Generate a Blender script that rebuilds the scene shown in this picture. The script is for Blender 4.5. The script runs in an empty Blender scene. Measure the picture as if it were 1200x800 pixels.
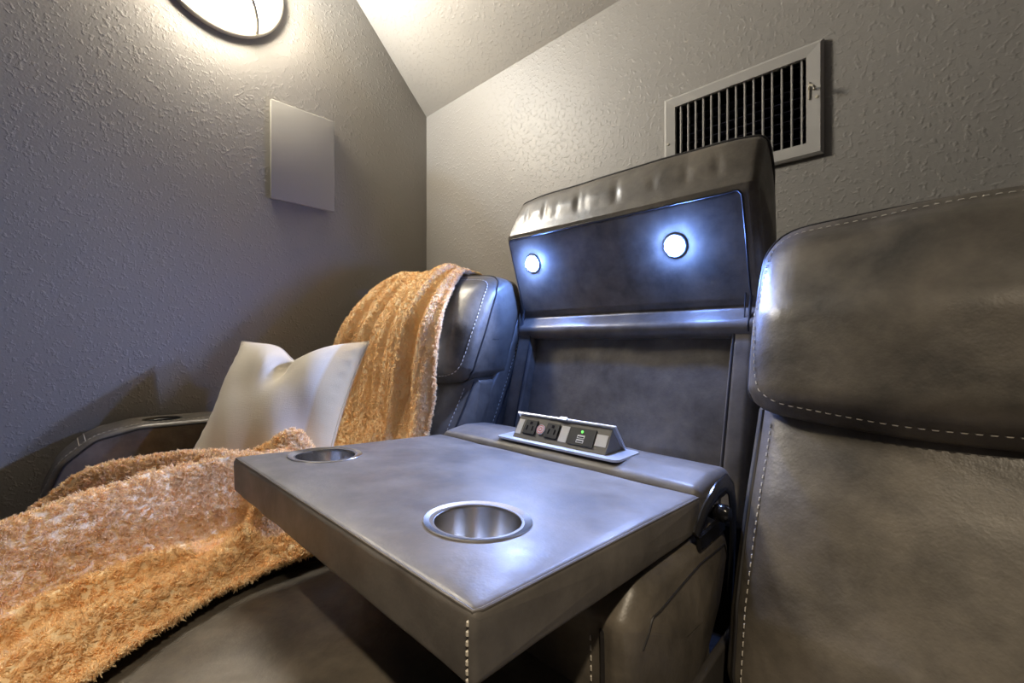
import bpy, bmesh, math, random
import numpy as np
from mathutils import Vector, Matrix
from mathutils.bvhtree import BVHTree
from mathutils import noise as mnoise

random.seed(7); np.random.seed(7)
S = bpy.context.scene
COL = S.collection
ZC = 0.90                       # eye height of the photograph above the floor
# all shapes below are written in metres relative to the eye point:
# +x runs along the back wall, +y points into the back wall, z is height above eye level

# ------------------------------------------------------------------ camera, world, exposure
cam = bpy.data.cameras.new('camera'); cam_o = bpy.data.objects.new('camera', cam); COL.objects.link(cam_o)
cam.sensor_width = 36.0; cam.lens = 511 / 1200 * 36.0; cam.clip_start = 0.02
cam_o.location = (0, 0, ZC); cam_o.rotation_euler = (math.pi / 2, 0, math.radians(43.686))
S.camera = cam_o
w = bpy.data.worlds.new('world'); S.world = w; w.use_nodes = True
w.node_tree.nodes['Background'].inputs[0].default_value = (0.02, 0.02, 0.025, 1)
w.node_tree.nodes['Background'].inputs[1].default_value = 1.0
S.view_settings.view_transform = 'Standard'; S.view_settings.look = 'None'
S.view_settings.gamma = 1.0; S.view_settings.exposure = 0.0; S.view_settings.use_curve_mapping = False

def lamp(name, kind, loc, energy, color, size=.05, rot=(0, 0, 0), parent=None, **kw):
    l = bpy.data.lights.new(name, kind); l.energy = energy; l.color = color
    if kind == 'AREA':
        l.shape = 'DISK'; l.size = size
    else:
        l.shadow_soft_size = size
    for k, v in kw.items(): setattr(l, k, v)
    o = bpy.data.objects.new(name, l); COL.objects.link(o)
    p = Vector(loc) + Vector((0, 0, ZC))
    if parent: o.parent = parent; p = p - parent.location
    o.location = p; o.rotation_euler = rot
    return o

# ------------------------------------------------------------------ materials
def new_mat(name):
    m = bpy.data.materials.new(name); m.use_nodes = True
    nt = m.node_tree; b = nt.nodes['Principled BSDF']
    return m, nt, b
def plain(name, col, rough=.5, metal=0., **kw):
    m, nt, b = new_mat(name)
    b.inputs['Base Color'].default_value = (*col, 1); b.inputs['Roughness'].default_value = rough
    b.inputs['Metallic'].default_value = metal
    for k, v in kw.items(): b.inputs[k].default_value = v
    return m
def add_noise(nt, scale, detail=3, rough=.5, stretch=None, distortion=0.):
    tc = nt.nodes.new('ShaderNodeTexCoord'); n = nt.nodes.new('ShaderNodeTexNoise')
    n.inputs['Scale'].default_value = scale; n.inputs['Detail'].default_value = detail
    n.inputs['Roughness'].default_value = rough; n.inputs['Distortion'].default_value = distortion
    if stretch:
        mp = nt.nodes.new('ShaderNodeMapping'); mp.inputs['Scale'].default_value = stretch
        nt.links.new(tc.outputs['Object'], mp.inputs[0]); nt.links.new(mp.outputs[0], n.inputs['Vector'])
    else:
        nt.links.new(tc.outputs['Object'], n.inputs['Vector'])
    return n
def ramp(nt, src, stops):
    r = nt.nodes.new('ShaderNodeValToRGB'); nt.links.new(src, r.inputs[0])
    e = r.color_ramp.elements
    while len(e) < len(stops): e.new(0.5)
    for el, (p, c) in zip(e, stops):
        el.position = p; el.color = (*c, 1) if len(c) == 3 else c
    return r
def bump(nt, b, src, strength, dist, prev=None):
    bp = nt.nodes.new('ShaderNodeBump'); bp.inputs['Strength'].default_value = strength
    bp.inputs['Distance'].default_value = dist; nt.links.new(src, bp.inputs['Height'])
    if prev: nt.links.new(prev.outputs[0], bp.inputs['Normal'])
    nt.links.new(bp.outputs[0], b.inputs['Normal'])
    return bp

def leather(name, dark, light, rough=.42, grain=1.0):
    m, nt, b = new_mat(name)
    n = add_noise(nt, 9, 6, .66, distortion=.15)
    r = ramp(nt, n.outputs['Fac'], [(.32, dark), (.68, light)])
    nt.links.new(r.outputs[0], b.inputs['Base Color'])
    n2 = add_noise(nt, 16, 4, .6)
    rr = ramp(nt, n2.outputs['Fac'], [(.3, (rough - .07,) * 3), (.7, (rough + .1,) * 3)])
    nt.links.new(rr.outputs[0], b.inputs['Roughness'])
    tc = nt.nodes.new('ShaderNodeTexCoord'); v = nt.nodes.new('ShaderNodeTexVoronoi')
    v.inputs['Scale'].default_value = 300; nt.links.new(tc.outputs['Object'], v.inputs['Vector'])
    b1 = bump(nt, b, v.outputs['Distance'], .12 * grain, .0006)
    n3 = add_noise(nt, 34, 4, .6, distortion=.2)
    bump(nt, b, n3.outputs['Fac'], .16 * grain, .005, b1)
    return m

def paint(name, col):
    m, nt, b = new_mat(name)
    n = add_noise(nt, 2.5, 2)
    r = ramp(nt, n.outputs['Fac'], [(.3, tuple(c * .96 for c in col)), (.7, tuple(c * 1.04 for c in col))])
    nt.links.new(r.outputs[0], b.inputs['Base Color'])
    b.inputs['Roughness'].default_value = .47
    b.inputs['Specular IOR Level'].default_value = .42
    n1 = add_noise(nt, 85, 2.0, .45, distortion=.15)
    rr = ramp(nt, n1.outputs['Fac'], [(.54, (0, 0, 0)), (.70, (1, 1, 1))])
    b1 = bump(nt, b, rr.outputs[0], .24, .0032)
    n2 = add_noise(nt, 170, 2, .5)
    bump(nt, b, n2.outputs['Fac'], .22, .0015, b1)
    return m

M = {}
M['wall'] = paint('taupe_textured_paint', (.30, .285, .262))
M['ceiling'] = paint('ceiling_textured_paint', (.33, .315, .29))
M['floor'] = plain('dark_carpet', (.05, .045, .05), .95)
M['leather'] = leather('charcoal_brown_leather', (.052, .046, .038), (.165, .142, .112), .37)
M['leather_table'] = leather('charcoal_table_leather', (.078, .071, .065), (.170, .155, .138), .45, .8)
M['shell'] = leather('dark_back_leather', (.03, .027, .025), (.05, .045, .04), .45)
M['welt'] = plain('black_leather_piping', (.022, .020, .020), .42)
M['thread'] = plain('ivory_stitching_thread', (.52, .48, .41), .7)
M['black'] = plain('black_enamelled_steel', (.012, .012, .014), .18)
M['blackplastic'] = plain('black_plastic', (.018, .018, .02), .4)
def steel():
    m, nt, b = new_mat('brushed_stainless_steel')
    b.inputs['Base Color'].default_value = (.72, .69, .64, 1); b.inputs['Metallic'].default_value = 1
    b.inputs['Roughness'].default_value = .20
    n = add_noise(nt, 60, 3, .6, (6, 6, .2)); bump(nt, b, n.outputs['Fac'], .05, .0003)
    return m
M['steel'] = steel()
M['plate'] = plain('satin_aluminium', (.60, .62, .66), .35, .6)
M['hubbody'] = plain('bronze_grey_plastic', (.14, .13, .11), .45)
M['label'] = plain('white_sticker', (.62, .62, .62), .5)
M['red'] = plain('red_print', (.55, .08, .06), .5)
M['green'] = plain('green_pilot_light', (.1, .8, .1), .4, **{'Emission Color': (.2, 1, .15, 1), 'Emission Strength': 1.2})
M['ventpaint'] = plain('grey_enamel_vent', (.42, .405, .38), .42)
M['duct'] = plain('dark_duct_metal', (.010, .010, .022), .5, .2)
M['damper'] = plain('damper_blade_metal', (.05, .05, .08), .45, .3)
M['panel'] = plain('painted_speaker_grille', (.37, .355, .32), .5)
M['sconce'] = plain('brushed_nickel_trim', (.62, .57, .45), .45, 0.)
M['glass'] = plain('lit_opal_glass', (.9, .88, .82), .3, **{'Emission Color': (1, .90, .74, 1), 'Emission Strength': 120.0})
M['led'] = plain('lit_reading_led', (.9, .9, .9), .3, **{'Emission Color': (.16, .32, 1, 1), 'Emission Strength': 760.0})
M['ledring'] = plain('clear_led_bezel', (.35, .4, .5), .15, .5)
def fabric(name, a, bcol, scale=500):
    m, nt, b = new_mat(name)
    tc = nt.nodes.new('ShaderNodeTexCoord'); sx = nt.nodes.new('ShaderNodeSeparateXYZ')
    nt.links.new(tc.outputs['Object'], sx.inputs[0])
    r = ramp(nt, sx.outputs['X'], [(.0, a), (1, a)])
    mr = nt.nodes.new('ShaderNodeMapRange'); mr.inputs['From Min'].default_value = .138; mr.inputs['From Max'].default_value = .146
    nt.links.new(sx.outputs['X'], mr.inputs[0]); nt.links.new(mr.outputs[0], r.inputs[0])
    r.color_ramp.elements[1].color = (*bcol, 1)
    nt.links.new(r.outputs[0], b.inputs['Base Color'])
    b.inputs['Roughness'].default_value = .9; b.inputs['Sheen Weight'].default_value = .25
    n = add_noise(nt, 60, 2, .5, (1, 14, 1)); n2 = add_noise(nt, 60, 2, .5, (14, 1, 14))
    b1 = bump(nt, b, n.outputs['Fac'], .25, .0015); bump(nt, b, n2.outputs['Fac'], .25, .0015, b1)
    return m
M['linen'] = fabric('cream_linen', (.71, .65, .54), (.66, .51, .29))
def throw(name, c1, c2, rough=.95):
    m, nt, b = new_mat(name)
    n = add_noise(nt, 90, 2); r = ramp(nt, n.outputs['Fac'], [(.35, c1), (.65, c2)])
    nt.links.new(r.outputs[0], b.inputs['Base Color']); b.inputs['Roughness'].default_value = rough
    b.inputs['Sheen Weight'].default_value = .3; b.inputs['Sheen Tint'].default_value = (1, .8, .55, 1)
    n2 = add_noise(nt, 260, 3, .6); bump(nt, b, n2.outputs['Fac'], .6, .004)
    return m
M['throw'] = throw('peach_throw_weave', (1.0, .74, .43), (1.0, .81, .53))
def pile_mat():
    m, nt, b = new_mat('peach_throw_pile')
    n = add_noise(nt, 70, 3); r = ramp(nt, n.outputs['Fac'], [(.35, (1.0, .755, .445)), (.65, (1.0, .84, .58))])
    df = nt.nodes.new('ShaderNodeBsdfDiffuse'); tr = nt.nodes.new('ShaderNodeBsdfTranslucent'); mx = nt.nodes.new('ShaderNodeMixShader')
    mx.inputs[0].default_value = .45
    for q in (df, tr): nt.links.new(r.outputs[0], q.inputs['Color'])
    nt.links.new(df.outputs[0], mx.inputs[1]); nt.links.new(tr.outputs[0], mx.inputs[2])
    nt.links.new(mx.outputs[0], nt.nodes['Material Output'].inputs['Surface']); nt.nodes.remove(b)
    return m
M['pile'] = pile_mat()

# ------------------------------------------------------------------ object helpers
def world_base(o):
    b = Vector((0, 0, 0))
    while o: b += o.location; o = o.parent
    return b
def thing(name, label, cat, loc, group=None):
    o = bpy.data.objects.new(name, None); COL.objects.link(o)
    o.empty_display_size = .1
    o.location = Vector(loc) + Vector((0, 0, ZC)); o['label'] = label; o['category'] = cat
    if group: o['group'] = group
    return o
def obj(name, src, mat, parent=None, origin=None, smooth=True, angle=45, kind=None, label=None):
    """src: bmesh or mesh in eye-relative metres; linked as ONE mesh object."""
    if isinstance(src, bmesh.types.BMesh):
        bmesh.ops.recalc_face_normals(src, faces=src.faces)
        me = bpy.data.meshes.new(name); src.to_mesh(me); src.free()
    else: me = src
    if me.name != name: me.name = name
    o = bpy.data.objects.new(name, me); COL.objects.link(o)
    if parent is not None:
        base = world_base(parent); o.parent = parent
    else:
        base = Vector(origin) + Vector((0, 0, ZC)) if origin is not None else Vector((0, 0, ZC)); o.location = base
    me.transform(Matrix.Translation(Vector((0, 0, ZC)) - base))
    mats = mat if isinstance(mat, (list, tuple)) else [mat]
    for m in mats: me.materials.append(M[m])
    if smooth:
        me.shade_smooth(); me.set_sharp_from_angle(angle=math.radians(angle))
    if kind: o['kind'] = kind
    if label: o['label'] = label
    return o
def tag(o, label, cat, group=None):
    o['label'] = label; o['category'] = cat
    if group: o['group'] = group
    return o

def add_box(bm, lo, hi, mi=0, mat=None):
    vs = [bm.verts.new((x, y, z)) for x in (lo[0], hi[0]) for y in (lo[1], hi[1]) for z in (lo[2], hi[2])]
    if mat is not None:
        for v in vs: v.co = mat @ v.co
    for q in ((0, 1, 3, 2), (4, 6, 7, 5), (0, 4, 5, 1), (2, 3, 7, 6), (0, 2, 6, 4), (1, 5, 7, 3)):
        f = bm.faces.new([vs[i] for i in q]); f.material_index = mi
    return vs
def box(lo, hi, bev=0., seg=2, mat=None):
    bm = bmesh.new(); add_box(bm, lo, hi, mat=mat)
    if bev: bmesh.ops.bevel(bm, geom=bm.edges[:], offset=bev, segments=seg, affect='EDGES', profile=.5)
    return bm
def add_tube(bm, pts, r, n=8, mi=0, flat=None, closed=False):
    """swept tube along pts; flat=(a,b) gives an elliptical section"""
    pts = [Vector(p) for p in pts]; rings = []; prev = None; L = len(pts)
    for i, p in enumerate(pts):
        t = (pts[(i + 1) % L] - pts[i - 1]) if closed else (pts[min(i + 1, L - 1)] - pts[max(i - 1, 0)])
        t.normalize()
        if prev is None:
            a = Vector((1, 0, 0)) if abs(t.x) < .8 else Vector((0, 0, 1))
        else: a = prev
        nrm = (a - t * a.dot(t)).normalized(); prev = nrm; bn = t.cross(nrm)
        ra, rb = flat if flat else (r, r)
        rings.append([bm.verts.new(p + nrm * ra * math.cos(k * 2 * math.pi / n) + bn * rb * math.sin(k * 2 * math.pi / n)) for k in range(n)])
    for i in range(L if closed else L - 1):
        A, B = rings[i], rings[(i + 1) % L]
        for k in range(n):
            f = bm.faces.new((A[k], A[(k + 1) % n], B[(k + 1) % n], B[k])); f.material_index = mi
    if not closed:
        for R_ in (rings[0], rings[-1]):
            f = bm.faces.new(R_); f.material_index = mi
def add_lathe(bm, prof, mat, n=40, mi=0, close=False, a0=0, a1=2 * math.pi):
    """prof: (radius, height) list spun about local z, placed by mat"""
    full = abs(a1 - a0 - 2 * math.pi) < 1e-6; rings = []
    cnt = n if full else n + 1
    for r, h in prof:
        if r < 1e-6: rings.append([bm.verts.new(mat @ Vector((0, 0, h)))])
        else: rings.append([bm.verts.new(mat @ Vector((r * math.cos(a0 + (a1 - a0) * k / n), r * math.sin(a0 + (a1 - a0) * k / n), h))) for k in range(cnt)])
    for A, B in zip(rings[:-1], rings[1:]):
        for k in range(n if full else n):
            k2 = (k + 1) % cnt
            if len(A) == 1 and len(B) == 1: continue
            if len(A) == 1: f = bm.faces.new((A[0], B[k], B[k2]))
            elif len(B) == 1: f = bm.faces.new((A[k], A[k2], B[0]))
            else: f = bm.faces.new((A[k], A[k2], B[k2], B[k]))
            f.material_index = mi
def axes(origin, zdir, xdir=None):
    z = Vector(zdir).normalized(); x = Vector(xdir) if xdir else (Vector((1, 0, 0)) if abs(z.x) < .9 else Vector((0, 1, 0)))
    x = (x - z * x.dot(z)).normalized(); y = z.cross(x)
    m = Matrix((x, y, z)).transposed().to_4x4(); m.translation = Vector(origin)
    return m

def roundpoly(pts, rad, seg=6):
    out = []; n = len(pts)
    for i in range(n):
        p = Vector(pts[i]); a = Vector(pts[i - 1]); b = Vector(pts[(i + 1) % n])
        r = rad[i] if isinstance(rad, (list, tuple)) else rad
        da = (a - p); db = (b - p); la, lb = da.length, db.length
        da.normalize(); db.normalize()
        ang = math.acos(max(-1, min(1, da.dot(db))))
        if r <= 0 or ang > math.radians(176): out.append(p); continue
        t = min(r / math.tan(ang / 2), .48 * la, .48 * lb); r2 = t * math.tan(ang / 2)
        c = p + (da + db).normalized() * (r2 / math.sin(ang / 2))
        s = p + da * t - c; e = p + db * t - c
        a0 = math.atan2(s.y, s.x); a1 = math.atan2(e.y, e.x); d = (a1 - a0 + math.pi) % (2 * math.pi) - math.pi
        for k in range(seg + 1):
            th = a0 + d * k / seg; out.append(c + Vector((math.cos(th), math.sin(th))) * r2)
    return out
def resample(poly, step):
    out = []; n = len(poly)
    for i in range(n):
        a, b = poly[i], poly[(i + 1) % n]; L = (b - a).length
        if L < 1e-6: continue
        k = max(1, int(math.ceil(L / step)))
        out += [a.lerp(b, j / k) for j in range(k)]
    return out
def cushion(pts, rad, x0, x1, R=.02, crown=0., front=None, step=.012, nx=36, disp=None, bulge=.006, seg=6, gexp=3.0, Rx=None):
    """upholstered block: YZ outline carried along x, ends rounded by R, faces swelling by crown"""
    P = resample(roundpoly(pts, rad, seg), step); n = len(P)
    area = sum(P[i].x * P[(i + 1) % n].y - P[(i + 1) % n].x * P[i].y for i in range(n))
    sg = 1 if area > 0 else -1
    N = []
    for i in range(n):
        t = P[(i + 1) % n] - P[i - 1]; N.append(Vector((t.y, -t.x)).normalized() * sg)
    cen = sum(P, Vector((0, 0))) / n
    st = []
    q = 7
    Rx = Rx or R
    for k in range(q): th = math.pi / 2 * k / q; st.append((Rx * (1 - math.cos(th)), R * (1 - math.sin(th))))
    W = x1 - x0
    xs = [(x0 + a, d) for a, d in st]
    xs += [(x0 + Rx + (W - 2 * Rx) * k / nx, 0) for k in range(nx + 1)]
    xs += [(x1 - a, d) for a, d in reversed(st)]
    bm = bmesh.new(); rings = []
    for x, dlt in xs:
        tt = (x - x0) / W; g = 1 - abs(2 * tt - 1) ** gexp
        row = []
        for p, nn in zip(P, N):
            wgt = front(p, nn) if front else 1.
            off = -dlt + crown * g * wgt
            if disp: off += disp(x, p.x, p.y, nn)
            row.append(bm.verts.new((x, p.x + nn.x * off, p.y + nn.y * off)))
        rings.append(row)
    for A, B in zip(rings[:-1], rings[1:]):
        for k in range(n): bm.faces.new((A[k], A[(k + 1) % n], B[(k + 1) % n], B[k]))
    for ring, sx, xe in ((rings[0], -1, x0), (rings[-1], 1, x1)):
        cur = ring
        for sc in (.8, .5, .22):
            nr = [bm.verts.new((xe + sx * bulge * (1 - sc ** 2), cen.x + (v.co.y - cen.x) * sc, cen.y + (v.co.z - cen.y) * sc)) for v in ring]
            for k in range(n): bm.faces.new((cur[k], cur[(k + 1) % n], nr[(k + 1) % n], nr[k]))
            cur = nr
        bm.faces.new(cur)
    bmesh.ops.recalc_face_normals(bm, faces=bm.faces)
    return bm
def cut(bm, cutters):
    """boolean cylinders out of a bmesh, returns a mesh"""
    me = bpy.data.meshes.new('work'); bm.to_mesh(me); bm.free(); o = bpy.data.objects.new('work', me); COL.objects.link(o)
    cs = []
    for mat, r, h in cutters:
        cb = bmesh.new(); bmesh.ops.create_cone(cb, cap_ends=True, segments=56, radius1=r, radius2=r, depth=h, matrix=mat)
        cm = bpy.data.meshes.new('cutter'); cb.to_mesh(cm); cb.free(); co = bpy.data.objects.new('cutter', cm); COL.objects.link(co); cs.append(co)
        md = o.modifiers.new('cut', 'BOOLEAN'); md.operation = 'DIFFERENCE'; md.object = co; md.solver = 'EXACT'
    dg = bpy.context.evaluated_depsgraph_get()
    res = bpy.data.meshes.new_from_object(o.evaluated_get(dg))
    for x in cs + [o]: bpy.data.objects.remove(x)
    return res
def bvh_of(bm): return BVHTree.FromBMesh(bm)
def densify(path, step, closed=False):
    pts = [Vector(p) for p in path]
    if closed: pts.append(pts[0])
    seg = [(pts[i + 1] - pts[i]).length for i in range(len(pts) - 1)]; T = sum(seg); n = max(2, int(T / step)); out = []
    i = 0; acc = 0
    for k in range(n + 1):
        s = T * k / n
        while i < len(seg) - 1 and acc + seg[i] < s: acc += seg[i]; i += 1
        out.append(pts[i].lerp(pts[i + 1], (s - acc) / seg[i] if seg[i] > 0 else 0))
    return out
def snap(bvh, p, lift=0.):
    c, nn, _, _ = bvh.find_nearest(p)
    return (c + nn * lift, nn)
def stitches(bm, path, bvh, pitch=.011, dash=.0075, wd=.0011, lift=.0006):
    D = densify(path, pitch)
    for a, b in zip(D[:-1], D[1:]):
        m = (a + b) / 2; p, nn = snap(bvh, m, lift); t = (b - a); t = (t - nn * t.dot(nn))
        if t.length < 1e-6: continue
        t.normalize(); s = nn.cross(t)
        mt = Matrix((t, s, nn)).transposed().to_4x4(); mt.translation = p
        h = dash / 2
        vs = [bm.verts.new(mt @ Vector(c)) for c in ((-h, 0, -.0006), (-h * .7, wd, .0008), (h * .7, wd, .0008), (h, 0, -.0006), (h * .7, -wd, .0008), (-h * .7, -wd, .0008), (-h * .6, 0, .0016), (h * .6, 0, .0016))]
        for q in ((0, 6, 1), (1, 6, 7, 2), (2, 7, 3), (3, 7, 4), (4, 7, 6, 5), (5, 6, 0)): bm.faces.new([vs[i] for i in q])
def welt(bm, path, bvh=None, r=.003, step=.01, closed=False, lift=0.):
    D = densify(path, step, closed)
    if closed: D = D[:-1]
    if bvh: D = [snap(bvh, p, lift)[0] for p in D]
    add_tube(bm, D, r, 7, closed=closed)
def face_rect(xa, xb, p0, p1, r, n=6, sides='lbrt', forward=(0, 0, 0)):
    """rounded rectangle on a sloping face: x from xa to xb, (y,z) from p0 (bottom) to p1 (top). open or closed path"""
    a = Vector((0, *p0)); b = Vector((0, *p1)); L = (b - a).length
    def P(x, s): return Vector((x, 0, 0)) + a.lerp(b, s / L) + Vector(forward)
    corners = [(xa + r, L - r, 90, 180), (xa + r, r, 180, 270), (xb - r, r, 270, 360), (xb - r, L - r, 0, 90)]
    out = []
    for cx, cs, a0, a1 in corners:
        for k in range(n + 1):
            th = math.radians(a0 + (a1 - a0) * k / n); out.append(P(cx + r * math.cos(th), cs + r * math.sin(th)))
    return out

# ------------------------------------------------------------------ the setting
XL, XR, YB, YF, ZF = -1.70, 3.4, 1.20, -4.2, -ZC
KNEE = 1.05; YS = .25; TOP = KNEE + (YB - YS) * 1.02       # the ceiling slopes up from the low back wall
def struct(o): o['kind'] = 'structure'; return o
def quad_slab(name, quad, thick, mat):
    bm = bmesh.new(); q = [Vector(p) for p in quad]; n = (q[1] - q[0]).cross(q[-1] - q[0]).normalized() * thick
    A = [bm.verts.new(p) for p in q]; B = [bm.verts.new(p + n) for p in q]; k = len(q)
    bm.faces.new(A); bm.faces.new(B[::-1])
    for i in range(k): bm.faces.new((A[i], A[(i + 1) % k], B[(i + 1) % k], B[i]))
    return struct(obj(name, bm, mat, smooth=False))
quad_slab('floor', [(XL, YF, ZF), (XL, YB, ZF), (XR, YB, ZF), (XR, YF, ZF)], .1, 'floor')
quad_slab('wall_left', [(XL, YF, ZF), (XL, YF, TOP), (XL, YS, TOP), (XL, YB, KNEE), (XL, YB, ZF)], .1, 'wall')
quad_slab('wall_right', [(XR, YF, ZF), (XR, YF, TOP), (XR, YS, TOP), (XR, YB, KNEE), (XR, YB, ZF)], -.1, 'wall')
quad_slab('wall_front', [(XL, YF, ZF), (XR, YF, ZF), (XR, YF, TOP), (XL, YF, TOP)], .1, 'wall')
# back wall with the duct opening of the vent left free
VX0, VX1, VZ0, VZ1 = -.510, -.203, .455, .652
bm = bmesh.new()
for lo, hi in (((XL, YB, ZF), (VX0, YB + .1, KNEE)), ((VX1, YB, ZF), (XR, YB + .1, KNEE)), ((VX0, YB, ZF), (VX1, YB + .1, VZ0)), ((VX0, YB, VZ1), (VX1, YB + .1, KNEE))):
    add_box(bm, lo, hi)
bmesh.ops.remove_doubles(bm, verts=bm.verts, dist=1e-5)
struct(obj('wall_back', bm, 'wall', smooth=False))
cl = quad_slab('ceiling', [(XL, YB, KNEE), (XL, YS, TOP), (XR, YS, TOP), (XR, YB, KNEE)], .1, 'ceiling')
bm = bmesh.new(); add_box(bm, (XL, YF, TOP), (XR, YS, TOP + .1))
struct(obj('ceiling_flat', bm, 'ceiling', smooth=False))

# ------------------------------------------------------------------ wall sconce
SC = Vector((XL, .378, 1.214)); SR = .192
t = thing('wall_sconce', 'round lit opal glass wall light with nickel trim ring and cross bars', 'wall light', SC)
mt = axes(SC, (1, 0, 0), (0, 0, 1))
bm = bmesh.new(); add_lathe(bm, [(0, .001), (.06, .001), (.06, .005), (0, .005)], mt, 48); obj('base_plate', bm, 'sconce', t)
bm = bmesh.new()     # added band, open at the top so bluish spill goes upwards only
add_lathe(bm, [(SR - .016, .0005), (SR - .004, .0005), (SR - .004, .011), (SR - .016, .011), (SR - .016, .0005)], mt, 40, a0=math.radians(49), a1=math.radians(311)); obj('spill_stop', bm, 'sconce', t)
bm = bmesh.new(); add_lathe(bm, [(SR - .026, .010), (SR - .004, .010), (SR, .013), (SR, .016), (SR - .005, .021), (SR - .018, .022), (SR - .026, .018), (SR - .026, .010)], mt, 64); obj('trim_ring', bm, 'sconce', t)
dome = [((SR - .024) * math.cos(a), .010 + .105 * math.sin(a)) for a in [math.pi / 2 * k / 10 for k in range(10)]] + [(0, .115)]
bm = bmesh.new(); add_lathe(bm, dome, mt, 56); obj('glass_dome', bm, 'glass', t)
for ang in (-35, 55):
    d = Vector((0, math.sin(math.radians(ang)), math.cos(math.radians(ang))))
    pts = []
    for k in range(-12, 13):
        a = math.pi / 2 * k / 12; pts.append(SC + d * ((SR - .014) * math.sin(a)) + Vector((.014 + .113 * math.cos(a), 0, 0)))
    bm = bmesh.new(); add_tube(bm, pts, .0065, 8); obj('cross_bar', bm, 'sconce', t)
lamp('sconce_spill', 'POINT', SC + Vector((.030, .03, .200)), 18, (.74, .86, 1), .006, parent=t)  # unseen point added just outside the ring for bluish light on the ceiling

# ------------------------------------------------------------------ flat panel on the left wall
t = thing('wall_panel', 'flat rectangular taupe painted panel hung on the wall below the round light', 'wall panel', (XL, .635, .50))
obj('panel_body', box((XL + .0005, .53, .51), (XL + .02, .742, .845), .002), 'panel', t)
obj('panel_face', box((XL + .02, .522, .503), (XL + .032, .749, .853), .003, 3), 'panel', t)

# ------------------------------------------------------------------ air vent
t = thing('air_vent', 'grey metal wall air vent with upright slats and a side lever', 'air vent', (-.355, YB, .423))
FX0, FX1, FZ0, FZ1 = -.541, -.170, .423, .681
bm = bmesh.new()
out = [(FX0, FZ0), (FX1, FZ0), (FX1, FZ1), (FX0, FZ1)]; inn = [(VX0, VZ0), (VX1, VZ0), (VX1, VZ1), (VX0, VZ1)]
lev = [(out, 0, -.0006), (out, 0, -.008), (out, .006, -.012), (inn, 0, -.010), (inn, 0, .02)]
rings = []
for base, ins, dy in lev:
    cx = sum(p[0] for p in base) / 4; cz = sum(p[1] for p in base) / 4
    rings.append([bm.verts.new((p[0] + (ins if p[0] < cx else -ins), YB + dy, p[1] + (ins if p[1] < cz else -ins))) for p in base])
for A, B in zip(rings[:-1], rings[1:]):
    for k in range(4): bm.faces.new((A[k], A[(k + 1) % 4], B[(k + 1) % 4], B[k]))
obj('frame', bm, 'ventpaint', t, smooth=False)
bm = bmesh.new()
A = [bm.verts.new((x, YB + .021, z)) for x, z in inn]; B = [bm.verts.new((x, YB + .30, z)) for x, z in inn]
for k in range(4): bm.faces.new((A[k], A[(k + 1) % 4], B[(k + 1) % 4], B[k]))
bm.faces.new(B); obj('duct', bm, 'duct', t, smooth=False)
me0 = None
for k in range(15):
    x = -.4965 + .02025 * k
    if me0 is None:
        o = obj('slat', box((x - .0016, YB - .005, VZ0 + .0005), (x + .0016, YB + .004, VZ1 - .0005)), 'ventpaint', t, smooth=False); me0 = o.data; x00 = x
    else:
        o = bpy.data.objects.new('slat', me0); COL.objects.link(o); o.parent = t; o.location = (x - x00, 0, 0)
me0 = None
for k in range(8):
    z = VZ0 + .014 + .0242 * k
    if me0 is None:
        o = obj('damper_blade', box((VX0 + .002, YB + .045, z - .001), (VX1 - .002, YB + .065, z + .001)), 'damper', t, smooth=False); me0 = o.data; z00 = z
    else:
        o = bpy.data.objects.new('damper_blade', me0); COL.objects.link(o); o.parent = t; o.location = (0, 0, z - z00)
bm = bmesh.new()
add_box(bm, (-.1985, YB - .0135, .552), (-.1965, YB - .0105, .592))
add_tube(bm, [(-.1975, YB - .012, .575), (-.196, YB - .02, .577), (-.192, YB - .028, .577), (-.187, YB - .029, .573), (-.184, YB - .025, .570), (-.186, YB - .021, .567)], .0022, 8)
obj('lever', bm, 'sconce', t)
for x in (-.529, -.182):
    bm = bmesh.new(); add_lathe(bm, [(0, .0026), (.003, .002), (.0038, 0)], axes((x, YB - .0112, .553), (0, -1, 0)), 14); obj('screw', bm, 'sconce', t)

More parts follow.
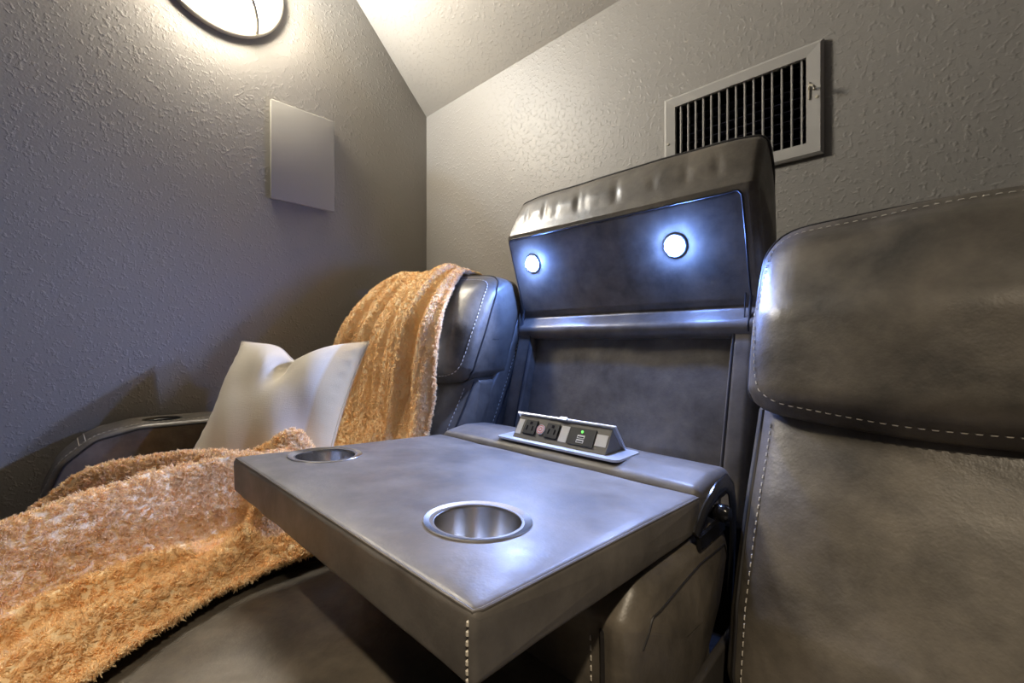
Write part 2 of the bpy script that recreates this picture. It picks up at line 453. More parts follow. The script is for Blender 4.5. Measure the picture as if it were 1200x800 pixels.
# ------------------------------------------------------------------ recliners
def frontw(p, n): return max(0., -n.x * .95 + n.y * .08) ** .8
def wrinkle(amp, sc, seed):
    def f(x, y, z, n):
        return amp * mnoise.noise(Vector((x * sc + seed, y * sc * .7, z * sc * .7)))
    return f
HEAD = [(.738, -.108), (.716, -.075), (.745, .04), (.812, .15), (.872, .187), (.935, .183), (.962, .12), (.888, -.105)]
LOW = [(.772, -.088), (.700, -.215), (.628, -.36), (.605, -.47), (.70, -.50), (.80, -.30), (.872, -.09)]
SHELL = [(.80, -.14), (.885, -.02), (.945, .10), (.975, .135), (1.01, .125), (1.02, .06), (.96, -.25), (.90, -.52), (.88, -.80), (.70, -.80), (.70, -.50)]
def recliner(xa, xb, label, arm_sign, seed):
    t = thing('reclining_chair', label, 'recliner', ((xa + xb) / 2, .4, ZF), 'recliners on either side of the drop-down table')
    # headrest with stitched border
    bm = cushion(HEAD, [.02, .03, .1, .08, .05, .04, .05, .025], xa, xb, .030, .036, frontw, disp=wrinkle(.0035, 9, seed), nx=48, gexp=2.6, Rx=.062)
    bv = bvh_of(bm); hr = obj('headrest', bm, 'leather', t)
    path = face_rect(xa + .017, xb - .017, (.738, -.083), (.85, .178), .035)
    path = [Vector((p.x, p.y - .02, p.z)) for p in path]
    sb = bmesh.new(); stitches(sb, path + path[:1], bv); obj('stitching', sb, 'thread', hr, kind='stuff')
    path2 = face_rect(xa + .006, xb - .006, (.742, -.100), (.862, .190), .04)
    wb = bmesh.new(); welt(wb, path2, bv, .0028, closed=True); obj('piping', wb, 'welt', hr)
    # lower back
    bm = cushion(LOW, [.02, .1, .1, .04, .05, .1, .03], xa + .004, xb - .004, .026, .036, frontw, disp=wrinkle(.004, 8, seed + 5), nx=48, gexp=2.6, Rx=.05)
    bv = bvh_of(bm); lb = obj('back_cushion', bm, 'leather', t)
    sb = bmesh.new()
    for xe, sg in ((xa, 1), (xb, -1)):
        stitches(sb, [(xe + sg * .021, .735, -.115), (xe + sg * .021, .68, -.215), (xe + sg * .021, .61, -.36), (xe + sg * .021, .59, -.45)], bv)
        wb = bmesh.new(); welt(wb, [(xe + sg * .009, .765, -.105), (xe + sg * .009, .70, -.22), (xe + sg * .009, .62, -.37), (xe + sg * .009, .60, -.46)], bv, .0028); obj('piping', wb, 'welt', lb)
    obj('stitching', sb, 'thread', lb, kind='stuff')
    # outer shell with a stitched side seam
    bm = cushion(SHELL, [.03, .1, .05, .02, .02, .04, .1, .1, .03, .03, .05], xa + .002, xb - .002, .015, 0, nx=12)
    bv = bvh_of(bm); sh = obj('back_shell', bm, 'leather', t)
    sb = bmesh.new()
    for xe in (xa, xb):
        pth = [(xe, .955, .09), (xe, .93, .01), (xe, .875, -.11), (xe, .82, -.22), (xe, .76, -.34)]
        stitches(sb, pth, bv); wb = bmesh.new(); welt(wb, [(p[0], p[1] + .014, p[2]) for p in pth], bv, .003); obj('piping', wb, 'welt', sh)
    obj('stitching', sb, 'thread', sh, kind='stuff')
    # seat
    bm = cushion([(-.03, -.405), (.2, -.392), (.40, -.405), (.65, -.47), (.68, -.54), (-.02, -.54)], [.045, .3, .3, .03, .02, .03], xa + .004, xb - .004, .035, .02,
                 lambda p, n: max(0, n.y), disp=wrinkle(.004, 7, seed + 9))
    obj('seat_cushion', bm, 'leather', t)
    bm = cushion([(-.035, -.55), (.04, -.55), (.04, -.84), (-.035, -.84)], .02, xa + .01, xb - .01, .02, .012, lambda p, n: max(0, -n.x)); obj('footrest_panel', bm, 'leather', t)
    obj('base', box((xa + .02, .041, ZF + .002), (xb - .02, .695, -.545), .008), 'shell', t)
    # arm
    a0, a1 = (xa - .176, xa - .008) if arm_sign < 0 else (xb + .008, xb + .176)
    AR = [(.98, -.222), (.40, -.220), (.15, -.214), (.065, -.232), (.005, -.285), (-.026, -.365), (-.032, -.86), (.98, -.86)]
    bm = cushion(AR, [.03, .4, .2, .1, .1, .1, .03, .03], a0, a1, .018, 0.0, nx=16, disp=None)
    ain, s = (a1, -1) if arm_sign < 0 else (a0, 1)
    cx = (a0 + a1) / 2 + .004; bv = bvh_of(bm)
    bmx = bm.copy()
    me = cut(bmx, [(Matrix.Translation((cx, .205, -.22)), .043, .16)])
    bm.free()
    ar = obj('armrest', me, 'leather', t)
    cb = bmesh.new(); add_lathe(cb, [(.0, -.068), (.036, -.068), (.0395, -.06), (.0405, -.004), (.0455, -.0005), (.0475, .0015), (.0465, .003), (.043, .002)], Matrix.Translation((cx, .205, -.2185)), 40)
    obj('cup_holder', cb, 'blackplastic', ar)
    sb = bmesh.new(); wb = bmesh.new()
    xs_ = ain + s * .019
    stitches(sb, [(xs_, .85, -.20), (xs_, .40, -.20), (xs_, .15, -.20), (xs_, .06, -.22), (xs_, -.005, -.275), (xs_, -.04, -.36), (xs_, -.045, -.6)], bv)
    for dy in (0, .02):
        xo = (a0 if arm_sign < 0 else a1)
        stitches(sb, [(ain + s * .02, .028 + dy, -.24), (xo - s * .02, .028 + dy, -.24)], bv, .007, .0062)
    xw = ain + s * .004
    welt(wb, [(ain, .85, -.23), (ain, .40, -.23), (ain, .15, -.225), (ain, .068, -.243), (ain, .013, -.292), (ain, -.014, -.367), (ain, -.02, -.6)], bv, .0028)
    obj('stitching', sb, 'thread', ar, kind='stuff'); obj('piping', wb, 'welt', ar)
    return t
rec_left = recliner(-1.462, -.858, 'dark leather recliner with the peach throw over its back, beside the wall', -1, 1.3)
rec_right = recliner(-.203, .401, 'dark leather recliner with bare back, standing below the air vent', 1, 6.1)

# ------------------------------------------------------------------ console seat with drop-down table
CX0, CX1 = -.845, -.219
t = thing('console_seat', 'dark leather middle seat folded down into a table with two steel cup holders', 'console seat', ((CX0 + CX1) / 2, .4, ZF))
bm = cushion([(-.03, -.405), (.2, -.398), (.66, -.41), (.68, -.54), (-.02, -.54)], [.045, .3, .03, .02, .03], CX0 + .012, CX1 - .006, .03, .012, lambda p, n: max(0, n.y), disp=wrinkle(.004, 8, 31))
obj('seat_cushion', bm, 'leather', t)
bm = cushion([(-.035, -.55), (.04, -.55), (.04, -.84), (-.035, -.84)], .02, CX0 + .01, CX1 - .01, .02, .012, lambda p, n: max(0, -n.x)); obj('footrest_panel', bm, 'leather', t)
obj('base', box((CX0 + .02, .041, ZF + .002), (CX1 - .02, .86, -.545), .008), 'shell', t)
# folded lower back under the table
def pucker(x, y, z, n):
    return .004 * mnoise.noise(Vector((x * 14, y * 10, z * 10))) - .007 * math.exp(-((x - (CX1 - .05)) / .012) ** 2) * (1 if n.x < -.5 else 0)
bm = cushion([(.415, -.306), (.45, -.270), (.60, -.268), (.715, -.274), (.738, -.320), (.70, -.40), (.60, -.50), (.44, -.50), (.42, -.42)], [.02, .04, .1, .03, .03, .06, .05, .02, .05], -.815, -.224, .026, .006, disp=pucker, bulge=.012)
bv = bvh_of(bm); fb = obj('folded_back', bm, 'leather', t)
wb = bmesh.new(); sb = bmesh.new()
welt(wb, [(-.222, .44, -.335), (-.222, .46, -.308), (-.222, .60, -.300), (-.222, .70, -.306), (-.222, .715, -.335)], bv, .0016, step=.005); obj('piping', wb, 'welt', fb); wb = bmesh.new()
welt(wb, [(-.262, .42, -.32), (-.262, .42, -.42), (-.262, .43, -.49)], bv, .0035); obj('piping', wb, 'welt', fb)
stitches(sb, [(-.275, .41, -.33), (-.275, .41, -.42), (-.275, .42, -.49)], bv); obj('stitching', sb, 'thread', fb, kind='stuff')
obj('gap_shade', box((-.2195, .50, -.80), (-.2075, .86, -.43), .003), 'shell', t)  # added dark board, stands in for the shade in the gap
# table leaf: rises a little towards its front edge
TX0, TX1 = -.832, -.232
tilt = -.026 / .415
def ztab(y): return -.192 + tilt * (y - .205)
TB = [(.203, ztab(.203) - .056), (.203, ztab(.203)), (.628, ztab(.628)), (.628, ztab(.628) - .05)]
def tcrown(x, y, z, n):
    if n.y < .5: return .0015 * mnoise.noise(Vector((x * 20, y * 20, z * 20)))
    ex = min(x - TX0, TX1 - x); ey = min(y - .203, .628 - y); e = max(0, min(ex, ey))
    return .004 * (1 - math.exp(-e / .02)) + .0012 * mnoise.noise(Vector((x * 11, y * 11, 3)))
bm = cushion(TB, .007, TX0, TX1, .007, 0, disp=tcrown, step=.01, nx=60, bulge=.002)
bv = bvh_of(bm)
up = Vector((0, -tilt, 1)).normalized()
cups = []
for cx, cy in ((-.357, .320), (-.752, .322)):
    c = Vector((cx, cy, ztab(cy) + .004)); cups.append(c)
me = cut(bm, [(axes(c, up), .0485, .3) for c in cups])
tb = obj('table_leaf', me, 'leather_table', t, angle=50)
for c in cups:
    cb = bmesh.new()
    add_lathe(cb, [(0, -.072), (.043, -.072), (.0465, -.066), (.0470, -.0045), (.0478, -.001), (.0590, .0016), (.0600, .0008), (.0600, -.0015)], axes(c, up), 64)
    obj('cup_holder', cb, 'steel', tb, label='brushed stainless steel cup holder', angle=35)
wb = bmesh.new()
e = .0015
zf, zb = ztab(.206) - .001, ztab(.625) - .001
welt(wb, [(TX0 + e, .625, zb), (TX0 + e, .206, zf), (TX1 - e, .206, zf), (TX1 - e, .625, zb)], bv, .0016)
obj('seam', wb, 'leather_table', tb)
sb = bmesh.new(); stitches(sb, [(TX1 - .004, .200, zf - .004), (TX1 - .004, .200, zf - .052)], bv, .006, .0045, .0012); obj('stitching', sb, 'thread', tb, kind='stuff')
# rear shelf carrying the power unit
SH = [(.632, -.256), (.632, -.222), (.640, -.211), (.70, -.203), (.768, -.208), (.785, -.225), (.780, -.256)]
bm = cushion(SH, [.008, .012, .02, .1, .03, .015, .012], -.838, -.236, .016, .003, lambda p, n: max(0, n.y), disp=wrinkle(.0015, 16, 3))
obj('rear_shelf', bm, 'leather_table', t)
# power unit
HX0, HX1, HY0, HY1, HZ = -.662, -.374, .618, .708, -.2035
HY0 += .026; HY1 += .020
bm = bmesh.new()
pl = [Vector((p.x, p.y)) for p in roundpoly([(HX0, HY0), (HX1, HY0), (HX1, HY1), (HX0, HY1)], .012, 6)]
hub_z = -.2025
lo_ = [bm.verts.new((p.x, p.y, hub_z)) for p in pl]; hi_ = [bm.verts.new((p.x, p.y, hub_z + .004)) for p in pl]
bm.faces.new(hi_); bm.faces.new(lo_[::-1])
for k in range(len(pl)): bm.faces.new((lo_[k], lo_[(k + 1) % len(pl)], hi_[(k + 1) % len(pl)], hi_[k]))
hub = obj('power_unit', bm, 'plate', t, smooth=False, label='pop-up power outlet unit with brushed metal lid')
BX0, BX1 = -.628, -.407
A_, B_, C_ = Vector((.660, hub_z + .0042)), Vector((.686, hub_z + .046)), Vector((.718, hub_z + .0042))
bm = bmesh.new()
tri = [[bm.verts.new((x, p.x, p.y)) for p in (A_, B_, C_)] for x in (BX0, BX1)]
bm.faces.new(tri[0]); bm.faces.new(tri[1][::-1])
for k in range(3): bm.faces.new((tri[0][k], tri[0][(k + 1) % 3], tri[1][(k + 1) % 3], tri[1][k]))
obj('outlet_housing', bm, 'hubbody', hub, smooth=False)
fu = Vector((0, *(B_ - A_))); fl = fu.length; fu.normalize(); fn = Vector((1, 0, 0)).cross(fu)
if fn.y > 0: fn = -fn
def face_m(fr, v=.5):     # frame on the sloping outlet face
    m = Matrix((Vector((1, 0, 0)), fu, fn)).transposed().to_4x4()
    m.translation = Vector((BX0 + (BX1 - BX0) * fr, A_.x, A_.y)) + fu * (fl * v)
    return m
lid_d = Vector((0, *(C_ - B_))); ll = lid_d.length; lid_d.normalize(); lid_n = Vector((1, 0, 0)).cross(lid_d)
if lid_n.z < 0: lid_n = -lid_n
lm = Matrix((Vector((1, 0, 0)), lid_d, lid_n)).transposed().to_4x4(); lm.translation = Vector((0, *B_))
bm = bmesh.new(); add_box(bm, (BX0 - .008, -.006, .0005), (BX1 + .008, ll + .001, .0045), mat=lm)
bmesh.ops.bevel(bm, geom=bm.edges[:], offset=.0012, segments=2, affect='EDGES'); add_box(bm, (BX0 + .105, -.0075, -.001), (BX0 + .122, -.004, .0055), mat=lm)
obj('lid', bm, 'plate', hub, smooth=False)
for fr in (.175, .43):
    bm = bmesh.new(); m = face_m(fr, .52)
    add_box(bm, (-.0165, -.0155, .0002), (.0165, .0155, .0035), mat=m)
    bmesh.ops.bevel(bm, geom=bm.edges[:], offset=.0015, segments=2, affect='EDGES')
    for lo, hi in (((-.0085, -.007, .003), (-.0058, .003, .0040)), ((.0058, -.007, .003), (.0085, .003, .0040)), ((-.003, .006, .003), (.003, .0115, .0040))): add_box(bm, lo, hi, 1, m)
    obj('socket', bm, ['blackplastic', 'black'], hub, smooth=False)
for a, b in ((.01, .075), (.515, .60), (.88, .985)):
    bm = bmesh.new(); add_box(bm, (0, -.016 if b < .8 else -.011, .0002), ((b - a) * (BX1 - BX0), .016 if b < .8 else .011, .0008), mat=face_m(a)); obj('sticker', bm, 'label', hub, smooth=False)
bm = bmesh.new(); m = face_m(.3025, .5); add_lathe(bm, [(0, .0038), (.0098, .0038), (.0098, .0002)], m, 28)
for r0, r1 in ((.0072, .0088), (.0028, .0046)): add_lathe(bm, [(r0, .0040), (r1, .0040)], m, 28, 1)
obj('sticker', bm, ['label', 'red'], hub, smooth=False, label='round white sticker with red rings')
bm = bmesh.new(); m = face_m(.74, .5); add_box(bm, (-.0285, -.0165, .0002), (.0285, .0165, .0025), mat=m)
for z0 in (-.012, -.0035): add_box(bm, (-.008, z0, .0022), (.008, z0 + .0065, .0030), 1, m); add_box(bm, (-.0065, z0 + .0015, .0028), (.0065, z0 + .0035, .0034), 2, m)
obj('usb_module', bm, ['blackplastic', 'label', 'black'], hub, smooth=False)
bm = bmesh.new(); add_lathe(bm, [(0, .0046), (.002, .0042), (.0026, .0026)], m @ Matrix.Translation((0, .0095, 0)), 14); obj('pilot_light', bm, 'green', hub)
# back panel, side bolsters
bm = cushion([(.930, .03), (.926, .0), (.872, -.22), (.855, -.32), (.92, -.34), (.98, .03)], [.01, .05, .1, .02, .02, .02], -.79, -.275, .008, .004, frontw, disp=wrinkle(.004, 8, 77))
obj('back_panel', bm, 'leather', t)
for xa, xb in ((-.842, -.786), (-.279, -.232)):
    bm = cushion([(.905, .03), (.900, .0), (.838, -.22), (.815, -.33), (.93, -.34), (.99, .03)], [.01, .05, .1, .02, .02, .02], xa, xb, .014, .0, nx=6)
    bv = bvh_of(bm); o = obj('side_bolster', bm, 'leather', t)
    xi = xb if xa < -.5 else xa
    wb = bmesh.new(); welt(wb, [(xi, .892, .02), (xi, .89, .0), (xi, .828, -.22), (xi, .81, -.31)], bv, .0025); obj('piping', wb, 'welt', o)
obj('back_shell', box((CX0 + .01, .985, -.80), (CX1 - .012, 1.06, .10), .02, 3), 'shell', t)
# headrest tilted forward, its lights look down at the table
F1, F2 = (.858, .287), (.928, .066)
HD = [(.942, .004), (.905, .008), (.893, .034), F2, F1, (.866, .303), (.918, .386), (.945, .392), (.968, .36), (1.0, .06), (.99, .006)]
pk = [(c_, a_ * .6) for c_, a_ in [(CX0 + .07, .006), (CX0 + .13, .008), (CX0 + .17, .004), (CX0 + .235, .010), (CX0 + .255, .006), (CX0 + .34, .007), (CX0 + .43, .004), (CX0 + .5, .005), (CX0 + .56, .007)]]
def hdisp(x, y, z, n):
    v = .002 * mnoise.noise(Vector((x * 9, y * 9, z * 9)))
    if z > .296 and n.x < .3:
        k_ = max(0, min(1, (z - .300) / .045)); k_ = k_ * k_ * (3 - 2 * k_)
        v += .012 * k_ * (1 - math.exp(-min(x - CX0, CX1 - x) / .05))
        g = k_ * math.exp(-((z - .325) / .03) ** 2)
        for c, a in pk: v -= a * g * math.exp(-((x - c + (z - .3) * .25) / .009) ** 2)
    elif .08 < z < .28 and n.x < -.3:
        v += .004
    return v
bm = cushion(HD, [.012, .018, .02, .012, .006, .006, .03, .02, .03, .03, .02], CX0 + .002, CX1, .016, .0, disp=hdisp, nx=110, step=.008, bulge=.012)
bv = bvh_of(bm); hd = obj('headrest', bm, 'leather', t)
wb = bmesh.new()
for ins, rr_ in ((.012, .0028), (.021, .0013)):
    fr_ = face_rect(CX0 + ins, CX1 - .014 - ins, (.928, .060), (.858 + ins * .3, .292 - ins), .014, forward=(0, -.01, -.004))
    fr_ = [Vector((CX1 - .014 - ins, .885, .012)), Vector((CX1 - .014 - ins, .88, .036))] + fr_[21:] + fr_[:7] + [Vector((CX0 + ins, .88, .036)), Vector((CX0 + ins, .885, .012))]
    wb = bmesh.new(); welt(wb, fr_, bv, rr_, step=.008, lift=-.0018); obj('piping', wb, 'welt', hd)
wb = bmesh.new()
welt(wb, [(CX0 + .01, .93, .05), (CX0 + .004, .90, .28), (CX0 + .006, .925, .375), (CX0 + .03, .925, .405), (CX1 - .03, .925, .405), (CX1 - .006, .935, .375), (CX1 + .002, .955, .30), (CX1 + .002, .985, .06)], bv, .0032, step=.008, lift=.001)
obj('piping', wb, 'welt', hd)
fdir = (Vector((0, *F1)) - Vector((0, *F2))).normalized(); fnorm = Vector((0, -fdir.z, fdir.y))
if fnorm.y > 0: fnorm = -fnorm
for lx, ls in ((-.762, .645), (-.377, .60)):
    base = Vector((lx, 0, 0)) + Vector((0, *F2)).lerp(Vector((0, *F1)), ls)
    p, nn = snap(bv, base + fnorm * .01)
    m = axes(p, fnorm)
    bm = bmesh.new(); add_lathe(bm, [(.0245, -.002), (.0245, .002), (.0225, .0045), (.0190, .0045), (.0182, .001)], m, 36)
    o = obj('reading_light', bm, 'ledring', hd, label='small round reading light glowing cool white')
    bm = bmesh.new(); add_lathe(bm, [(.0180, .0005), (.0175, .009), (.013, .0150), (.006, .0175), (0, .018)], m, 28)
    lens = obj('lens', bm, 'led', hd)
    lamp('reading_light_beam', 'SPOT', p + fnorm * .024, 14.5, (.46, .58, 1.0), .012, rot=fnorm.to_track_quat('-Z', 'Y').to_euler(), parent=t, spot_size=math.radians(146), spot_blend=.6)
# black hinge bracket between the table and the bare recliner
bm = bmesh.new()
pts = [(-.226, .595, -.262), (-.224, .62, -.236), (-.222, .66, -.216), (-.222, .70, -.212), (-.222, .725, -.228), (-.222, .735, -.26), (-.222, .735, -.31), (-.222, .72, -.40)]
add_tube(bm, pts, .008, 10, flat=(.0035, .013)); br = obj('hinge_bracket', bm, 'black', t)
bm = bmesh.new(); add_lathe(bm, [(0, .012), (.010, .011), (.013, .006), (.013, -.006), (.010, -.011), (0, -.012)], axes((-.222, .685, -.255), (1, 0, 0)), 22); obj('pivot_knob', bm, 'black', t)
bm = bmesh.new(); add_box(bm, (-.228, .60, -.285), (-.222, .70, -.262)); bmesh.ops.bevel(bm, geom=bm.edges[:], offset=.002, segments=2, affect='EDGES'); obj('hinge_arm', bm, 'black', t)

# ------------------------------------------------------------------ cushion (throw pillow)
PC = Vector((-1.225, .395, -.190))
px_dir = Vector((.87, .50, 0)).normalized()
pn = Vector((.50, -.87, 0)).normalized()
lean = math.radians(28)
pz = (Vector((0, 0, 1)) * math.cos(lean) - pn * math.sin(lean)).normalized(); pnn = px_dir.cross(pz)
if pnn.dot(pn) < 0: pnn = -pnn
HWp, HHp, TH = .205, .215, .075
bm = bmesh.new(); NU = 64
def pil(u, v, side):
    x = HWp * u * (1 - .085 * (1 - v * v) * abs(u) ** 2 + .02 * v * v); y = HHp * v * (1 - .06 * (1 - u * u) * v * v)
    th = TH * max(0, (1 - abs(u) ** 2.6)) ** .62 * max(0, (1 - abs(v) ** 2.6)) ** .62
    # dent pressed into the top edge
    k = math.exp(-((u - .06) / .30) ** 2); y -= .052 * k * max(0, (v + .1) / 1.1) ** 3
    zz = side * th
    if side > 0:
        zz -= .05 * math.exp(-((u - .02) / .15) ** 2) * math.exp(-((v - .62) / .28) ** 2)
        zz += .016 * math.exp(-((u - .14 - .25 * (v - .6)) / .06) ** 2) * math.exp(-((v - .62) / .18) ** 2)
        zz += .013 * math.exp(-((u + .13 + .3 * (v - .6)) / .07) ** 2) * math.exp(-((v - .55) / .22) ** 2)
        edge = (1 - abs(u) ** 6) * (1 - abs(v) ** 6)
        zz += edge * (.004 * math.sin(9 * u + 5 * v) + .006 * mnoise.noise(Vector((u * 2.2, v * 2.2, 1.7))))
        zz += edge * .003 * math.sin(38 * v) * math.exp(-((abs(u) - .93) / .06) ** 2)
    return Vector((x, y, zz))
rows = {}
for side in (1, -1):
    g = [[None] * (NU + 1) for _ in range(NU + 1)]
    for i in range(NU + 1):
        for j in range(NU + 1):
            bnd = i in (0, NU) or j in (0, NU)
            if side < 0 and bnd: g[i][j] = rows[1][i][j]; continue
            u = math.sin((2 * i / NU - 1) * math.pi / 2); v = math.sin((2 * j / NU - 1) * math.pi / 2)
            q = pil(u, v, 0 if bnd else side)
            g[i][j] = bm.verts.new(q)
    rows[side] = g
    for i in range(NU):
        for j in range(NU): bm.faces.new((g[i][j], g[i + 1][j], g[i + 1][j + 1], g[i][j + 1]))
bmesh.ops.recalc_face_normals(bm, faces=bm.faces)
me = bpy.data.meshes.new('throw_pillow'); bm.to_mesh(me); bm.free(); me.materials.append(M['linen']); me.shade_smooth()
pil_o = thing('throw_pillow', 'cream linen square throw pillow with a dented top', 'pillow', PC)
pm = Matrix((px_dir, pz, pnn)).transposed().to_4x4(); pil_o.rotation_euler = pm.to_euler()
cov = bpy.data.objects.new('cover', me); COL.objects.link(cov); cov.parent = pil_o
edge = []
for k in range(NU): edge.append(pil(math.sin((2 * k / NU - 1) * math.pi / 2), -1, 0))
for k in range(NU): edge.append(pil(1, math.sin((2 * k / NU - 1) * math.pi / 2), 0))
for k in range(NU): edge.append(pil(-math.sin((2 * k / NU - 1) * math.pi / 2), 1, 0))
for k in range(NU): edge.append(pil(-1, -math.sin((2 * k / NU - 1) * math.pi / 2), 0))
bm = bmesh.new(); add_tube(bm, densify(edge, .006, True)[:-1], .0022, 6, closed=True)
mp_ = bpy.data.meshes.new('edge_seam'); bm.to_mesh(mp_); bm.free(); mp_.materials.append(M['linen']); mp_.shade_smooth()
es = bpy.data.objects.new('edge_seam', mp_); COL.objects.link(es); es.parent = pil_o

# ------------------------------------------------------------------ peach throw: over the back, down onto the seat and over its front
ROWS = [  # right edge, left edge, outward direction, mound, fold height
    ((-1.09, 1.045, -.10), (-1.42, 1.045, -.10), (0, 1, 0), 0, .010),
    ((-1.09, 1.035, .08), (-1.42, 1.035, .08), (0, 1, .1), 0, .010),
    ((-1.06, .985, .192), (-1.42, .985, .19), (0, .6, .8), 0, .012),
    ((-1.045, .90, .203), (-1.43, .90, .196), (0, 0, 1), 0, .026),
    ((-.99, .825, .172), (-1.468, .83, .15), (0, -.6, .8), 0, .036),
    ((-.935, .735, .06), (-1.488, .745, .03), (0, -1, .35), 0, .056),
    ((-.915, .700, -.06), (-1.495, .71, -.06), (0, -1, .1), 0, .056),
    ((-.905, .685, -.16), (-1.48, .69, -.16), (0, -1, .2), 0, .056),
    ((-.90, .645, -.26), (-1.42, .65, -.26), (0, -1, .4), 0, .04),
    ((-.90, .575, -.345), (-1.34, .60, -.345), (0, -.6, .8), .02, .02),
    ((-.88, .47, -.378), (-1.18, .49, -.375), (0, 0, 1), .06, .02),
    ((-.80, .36, -.380), (-1.24, .38, -.375), (0, 0, 1), .070, .075),
    ((-.785, .24, -.380), (-1.33, .26, -.375), (0, 0, 1), .035, .09),
    ((-.745, .13, -.378), (-1.39, .13, -.385), (0, 0, 1), .005, .095),
    ((-.68, .03, -.376), (-1.37, .02, -.405), (0, -.1, 1), 0, .095),
    ((-.65, -.05, -.40), (-1.29, -.06, -.43), (0, -.7, .8), 0, .08),
    ((-.64, -.10, -.52), (-1.16, -.09, -.50), (0, -1, .2), .01, .045),
    ((-.64, -.115, -.70), (-1.10, -.10, -.60), (0, -1, 0), .01, .03),
]
NS, NUB = 340, 190
RIDGES = [  # crest line (x, y), height, width
    ([(-.83, .22), (-.81, .20), (-.74, .06), (-.70, -.02), (-.68, -.16)], .050, .042),
    ([(-.96, .32), (-1.0, .26), (-1.0, .14), (-.94, .03), (-.89, -.07), (-.87, -.18)], .085, .052),
    ([(-1.0, .37), (-1.10, .25), (-1.20, .14), (-1.30, .02), (-1.33, -.14)], .080, .055),
    ([(-.88, .40), (-.92, .33), (-.90, .27)], .050, .035),
    ([(-.97, .12), (-1.07, .03), (-1.10, -.16)], .034, .032),
    ([(-.86, .14), (-.83, .05), (-.79, -.16)], .020, .025),
    ([(-1.08, .38), (-1.0, .36)], .095, .12)]
def crest(pts, X, Y):
    best = np.full(X.shape, 9.)
    for (ax, ay), (bx, by) in zip(pts[:-1], pts[1:]):
        dx, dy = bx - ax, by - ay; tq = np.clip(((X - ax) * dx + (Y - ay) * dy) / (dx * dx + dy * dy), 0, 1)
        best = np.minimum(best, np.hypot(X - ax - tq * dx, Y - ay - tq * dy))
    return best
def seat_folds(X, Y):
    hs = np.stack([A_ * 1.4 * np.exp(-(crest(p_, X, Y) / (w_ * .62)) ** 2) for p_, A_, w_ in RIDGES])
    return (hs ** 3).sum(0) ** (1 / 3) + .012
def cr(a, b, c, d, t):
    return .5 * ((2 * b) + (-a + c) * t + (2 * a - 5 * b + 4 * c - d) * t * t + (-a + 3 * b - 3 * c + d) * t ** 3)
arr = np.array([[*r, *l, *n, m_, a_] for r, l, n, m_, a_ in ROWS])
V = np.zeros((NS, NUB, 3))
U = np.linspace(0, 1, NUB)
def ridge(x): return np.clip(0.5 + 0.5 * np.cos(2 * np.pi * x), 0, 1) ** 1.2
def fold(x): return np.sqrt(np.cos(np.pi * x) ** 2 + .01)      # round crests, tight valleys
for i in range(NS):
    f_ = i / (NS - 1) * (len(ROWS) - 1); k = min(int(f_), len(ROWS) - 2); tt = f_ - k
    g = [arr[min(max(k + o, 0), len(ROWS) - 1)] for o in (-1, 0, 1, 2)]
    row = cr(*g, tt); R_, L_, n_, mnd, amp = row[:3], row[3:6], row[6:9], row[9], row[10]
    n_ = n_ / np.linalg.norm(n_)
    seatw = 1 / (1 + math.exp(-(f_ - 9.6) * 2.2))
    drape = 1 - seatw
    uw = U + .02 * np.sin(5 * U + f_ * .6)
    fd = fold(5.3 * np.abs(uw) ** 1.15 + .12 + .08 * math.sin(f_ * .8)) * (.7 + .3 * np.sin(9 * uw + 1)) + .22 * fold(11.3 * uw + .3 * math.sin(f_ * .5)) - .12
    fs = fold(4.6 * (uw + .04 * math.sin(f_ * 1.1) + .015 * f_) + .1) * (.75 + .25 * np.sin(4 * uw + f_)) + .28 * fold(7.3 * uw - .25 * f_) - .1
    P0 = R_[None] * (1 - U[:, None]) + L_[None] * U[:, None]
    h = amp * drape * fd + seatw * (seat_folds(P0[:, 0], P0[:, 1]) + .01 * fs)
    h = h + drape * mnd * np.clip(np.sin(np.pi * U), 0, 1) ** .55 * (1 + .12 * np.sin(5.1 * U + f_ * 2.3)) + .010 + .020 * drape * min(1, max(0, (f_ - 2.5)))
    edge_ = 1 - np.exp(-(U / .09) ** 1.5) * seatw - np.exp(-((1 - U) / .10) ** 1.5) * seatw * .8
    h = .006 + (h - .006) * edge_
    h = np.where(h > .012, .012 + (h - .012) * (1 - .75 * np.exp(-(U / .07) ** 1.5) * drape), h)
    P_ = R_[None] * (1 - U[:, None]) + L_[None] * U[:, None]
    P_ = P_ + n_[None] * h[:, None]
    # left part slips over the far side of the headrest
    over = np.clip((-P_[:, 0] - 1.44) / .06, 0, 1) ** 2 * drape
    P_[:, 2] -= .05 * over
    # wandering hem edges
    V[i] = P_
for i in range(NS):
    for j in range(0, NUB):
        p = V[i, j]; nz = mnoise.noise(Vector((p[0] * 16, p[1] * 16, p[2] * 16))) * .004
        V[i, j, 2] += nz
verts = V.reshape(-1, 3)
fi = np.arange(NS * NUB).reshape(NS, NUB)
quads = np.stack([fi[:-1, :-1], fi[1:, :-1], fi[1:, 1:], fi[:-1, 1:]], -1).reshape(-1, 4)
def np_mesh(name, v, faces_flat, starts, totals):
    me = bpy.data.meshes.new(name)
    me.vertices.add(len(v)); me.vertices.foreach_set('co', v.astype(np.float32).ravel())
    me.loops.add(len(faces_flat)); me.loops.foreach_set('vertex_index', faces_flat.astype(np.int32))
    me.polygons.add(len(starts)); me.polygons.foreach_set('loop_start', starts.astype(np.int32))
    try: me.polygons.foreach_set('loop_total', totals.astype(np.int32))
    except Exception: pass
    me.update(calc_edges=True); return me
def quad_mesh(name, v, q):
    return np_mesh(name, v, q.ravel(), np.arange(len(q)) * 4, np.full(len(q), 4))
t = thing('throw_blanket', 'fuzzy peach throw blanket draped over the recliner back and across its seat', 'blanket', (-1.15, .4, -.39))
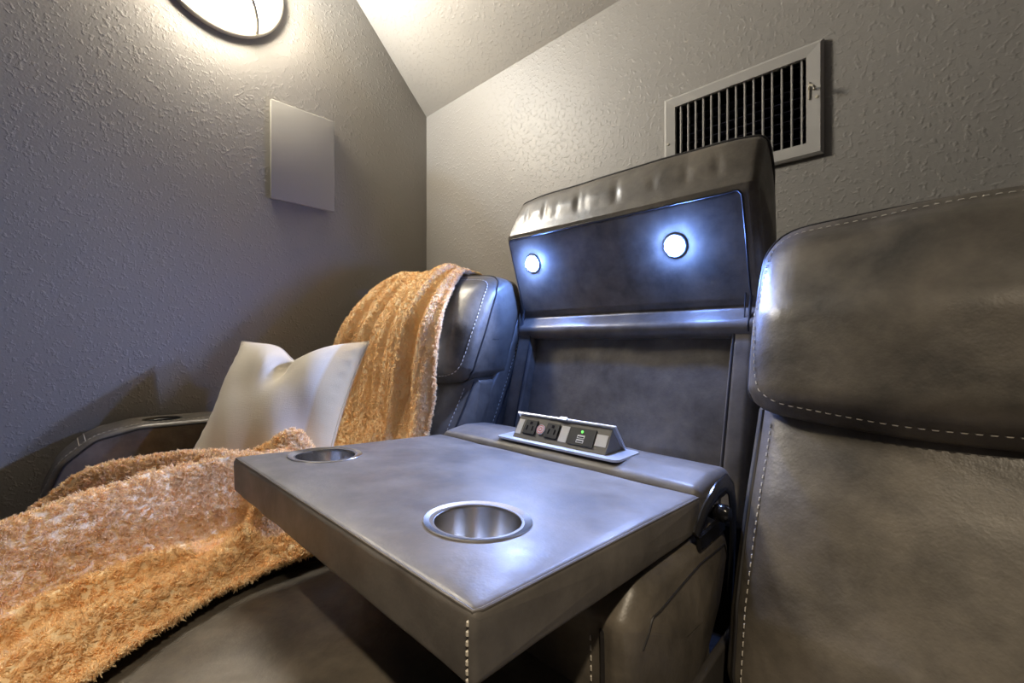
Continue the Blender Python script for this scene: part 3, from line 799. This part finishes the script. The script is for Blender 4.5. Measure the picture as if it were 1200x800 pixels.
bme = quad_mesh('woven_sheet', verts, quads)
sheet = obj('woven_sheet', bme, 'throw', t, angle=180)
sm = sheet.modifiers.new('thickness', 'SOLIDIFY'); sm.thickness = .006; sm.offset = -1
# pile: tufted fibres standing on the sheet
q = quads; a, b, c, d = (verts[q[:, k]] for k in range(4))
nrm = np.cross(c - a, d - b); ar_ = np.linalg.norm(nrm, axis=1) / 2; nrm /= (np.linalg.norm(nrm, axis=1)[:, None] + 1e-12)
rowi = (np.arange(len(q)) // (NUB - 1)) / (NS - 1) * (len(ROWS) - 1)
vis = np.where((rowi > 2.0), 1.35, .15) * np.where(rowi > 10, 1.5, 1.0)
prob = ar_ * vis; prob /= prob.sum()
# outward side: the sheet is wound consistently, find the sign on the seat part
sgn = 1 if nrm[(rowi > 11) & (rowi < 13)][:, 2].mean() > 0 else -1
nrm *= sgn
if sgn < 0: bme.flip_normals()
NT = 62000; PER = 8
qi = np.random.choice(len(q), NT, p=prob); r1 = np.random.rand(NT, 1); r2 = np.random.rand(NT, 1)
base = (a[qi] * (1 - r1) * (1 - r2) + b[qi] * r1 * (1 - r2) + c[qi] * r1 * r2 + d[qi] * (1 - r1) * r2)
tn = nrm[qi]; near = np.clip((rowi[qi] - 9) / 2, 0, 1)
tl = (.0038 + .0024 * near) * (.75 + .5 * np.random.rand(NT))
hem = V[60:, 0]; nh = 5200; hi_i = np.random.randint(0, len(hem), nh); side_ = np.random.rand(nh) < .6
hb = np.where(side_[:, None], V[60 + hi_i % (NS - 60), 0], V[60 + hi_i % (NS - 60), -1]) + np.random.randn(nh, 3) * .0015
hn = np.where(side_[:, None], V[60 + hi_i % (NS - 60), 0] - V[60 + hi_i % (NS - 60), 2], V[60 + hi_i % (NS - 60), -1] - V[60 + hi_i % (NS - 60), -3])
hn = hn / (np.linalg.norm(hn, axis=1)[:, None] + 1e-9)
base = np.concatenate([base, hb]); tn = np.concatenate([tn, hn]); near = np.concatenate([near, np.clip(((60 + hi_i) / (NS - 1) * (len(ROWS) - 1) - 9) / 2, 0, 1)])
NT += nh; tl = np.concatenate([tl, (.006 + .002 * np.random.rand(nh))])
tdir = tn + .95 * np.random.randn(NT, 3); tdir /= np.linalg.norm(tdir, axis=1)[:, None]
B0 = np.repeat(base, PER, 0); Nn = np.repeat(tn, PER, 0); Td = np.repeat(tdir, PER, 0); Tl = np.repeat(tl, PER)
K = len(B0)
rad = np.repeat(.0016 + .0003 * near, PER)
off = np.random.randn(K, 3) * rad[:, None]; off -= Nn * (off * Nn).sum(1)[:, None]
root = B0 + off
tip = B0 + Td * Tl[:, None] + off * .55 + np.random.randn(K, 3) * (Tl * .22)[:, None]
mid = root * .5 + tip * .5 + Nn * (Tl * .22)[:, None]
wdir = np.cross(tip - root, np.random.randn(K, 3)); wdir /= (np.linalg.norm(wdir, axis=1)[:, None] + 1e-9)
wd = np.repeat(.00055 + .00015 * near, PER)[:, None]
vv = np.stack([root - wdir * wd, root + wdir * wd, mid + wdir * wd, mid - wdir * wd, tip], 1).reshape(-1, 3)
i0 = np.arange(K) * 5
lf = np.stack([i0, i0 + 1, i0 + 2, i0 + 3, i0 + 3, i0 + 2, i0 + 4], 1).ravel()
st = np.stack([np.arange(K) * 7, np.arange(K) * 7 + 4], 1).ravel(); tot = np.tile([4, 3], K)
pme = np_mesh('pile', vv, lf, st, tot)
obj('pile', pme, 'pile', t, smooth=False, kind='stuff')

# ------------------------------------------------------------------ further lamps of the room, behind the photographer
def downlight(x, y, e, spread=84):
    t = thing('ceiling_downlight', 'recessed round white ceiling downlight', 'ceiling light', (x, y, TOP))
    m = axes((x, y, TOP), (0, 0, -1))
    bm = bmesh.new(); add_lathe(bm, [(.085, 0), (.085, .006), (.065, .008), (.06, .001)], m, 32); obj('trim', bm, 'label', t)
    lamp('downlight_glow', 'AREA', (x, y, TOP - .012), e, (1, .84, .62), .12, parent=t, spread=math.radians(spread))
downlight(.75, -.75, 42)
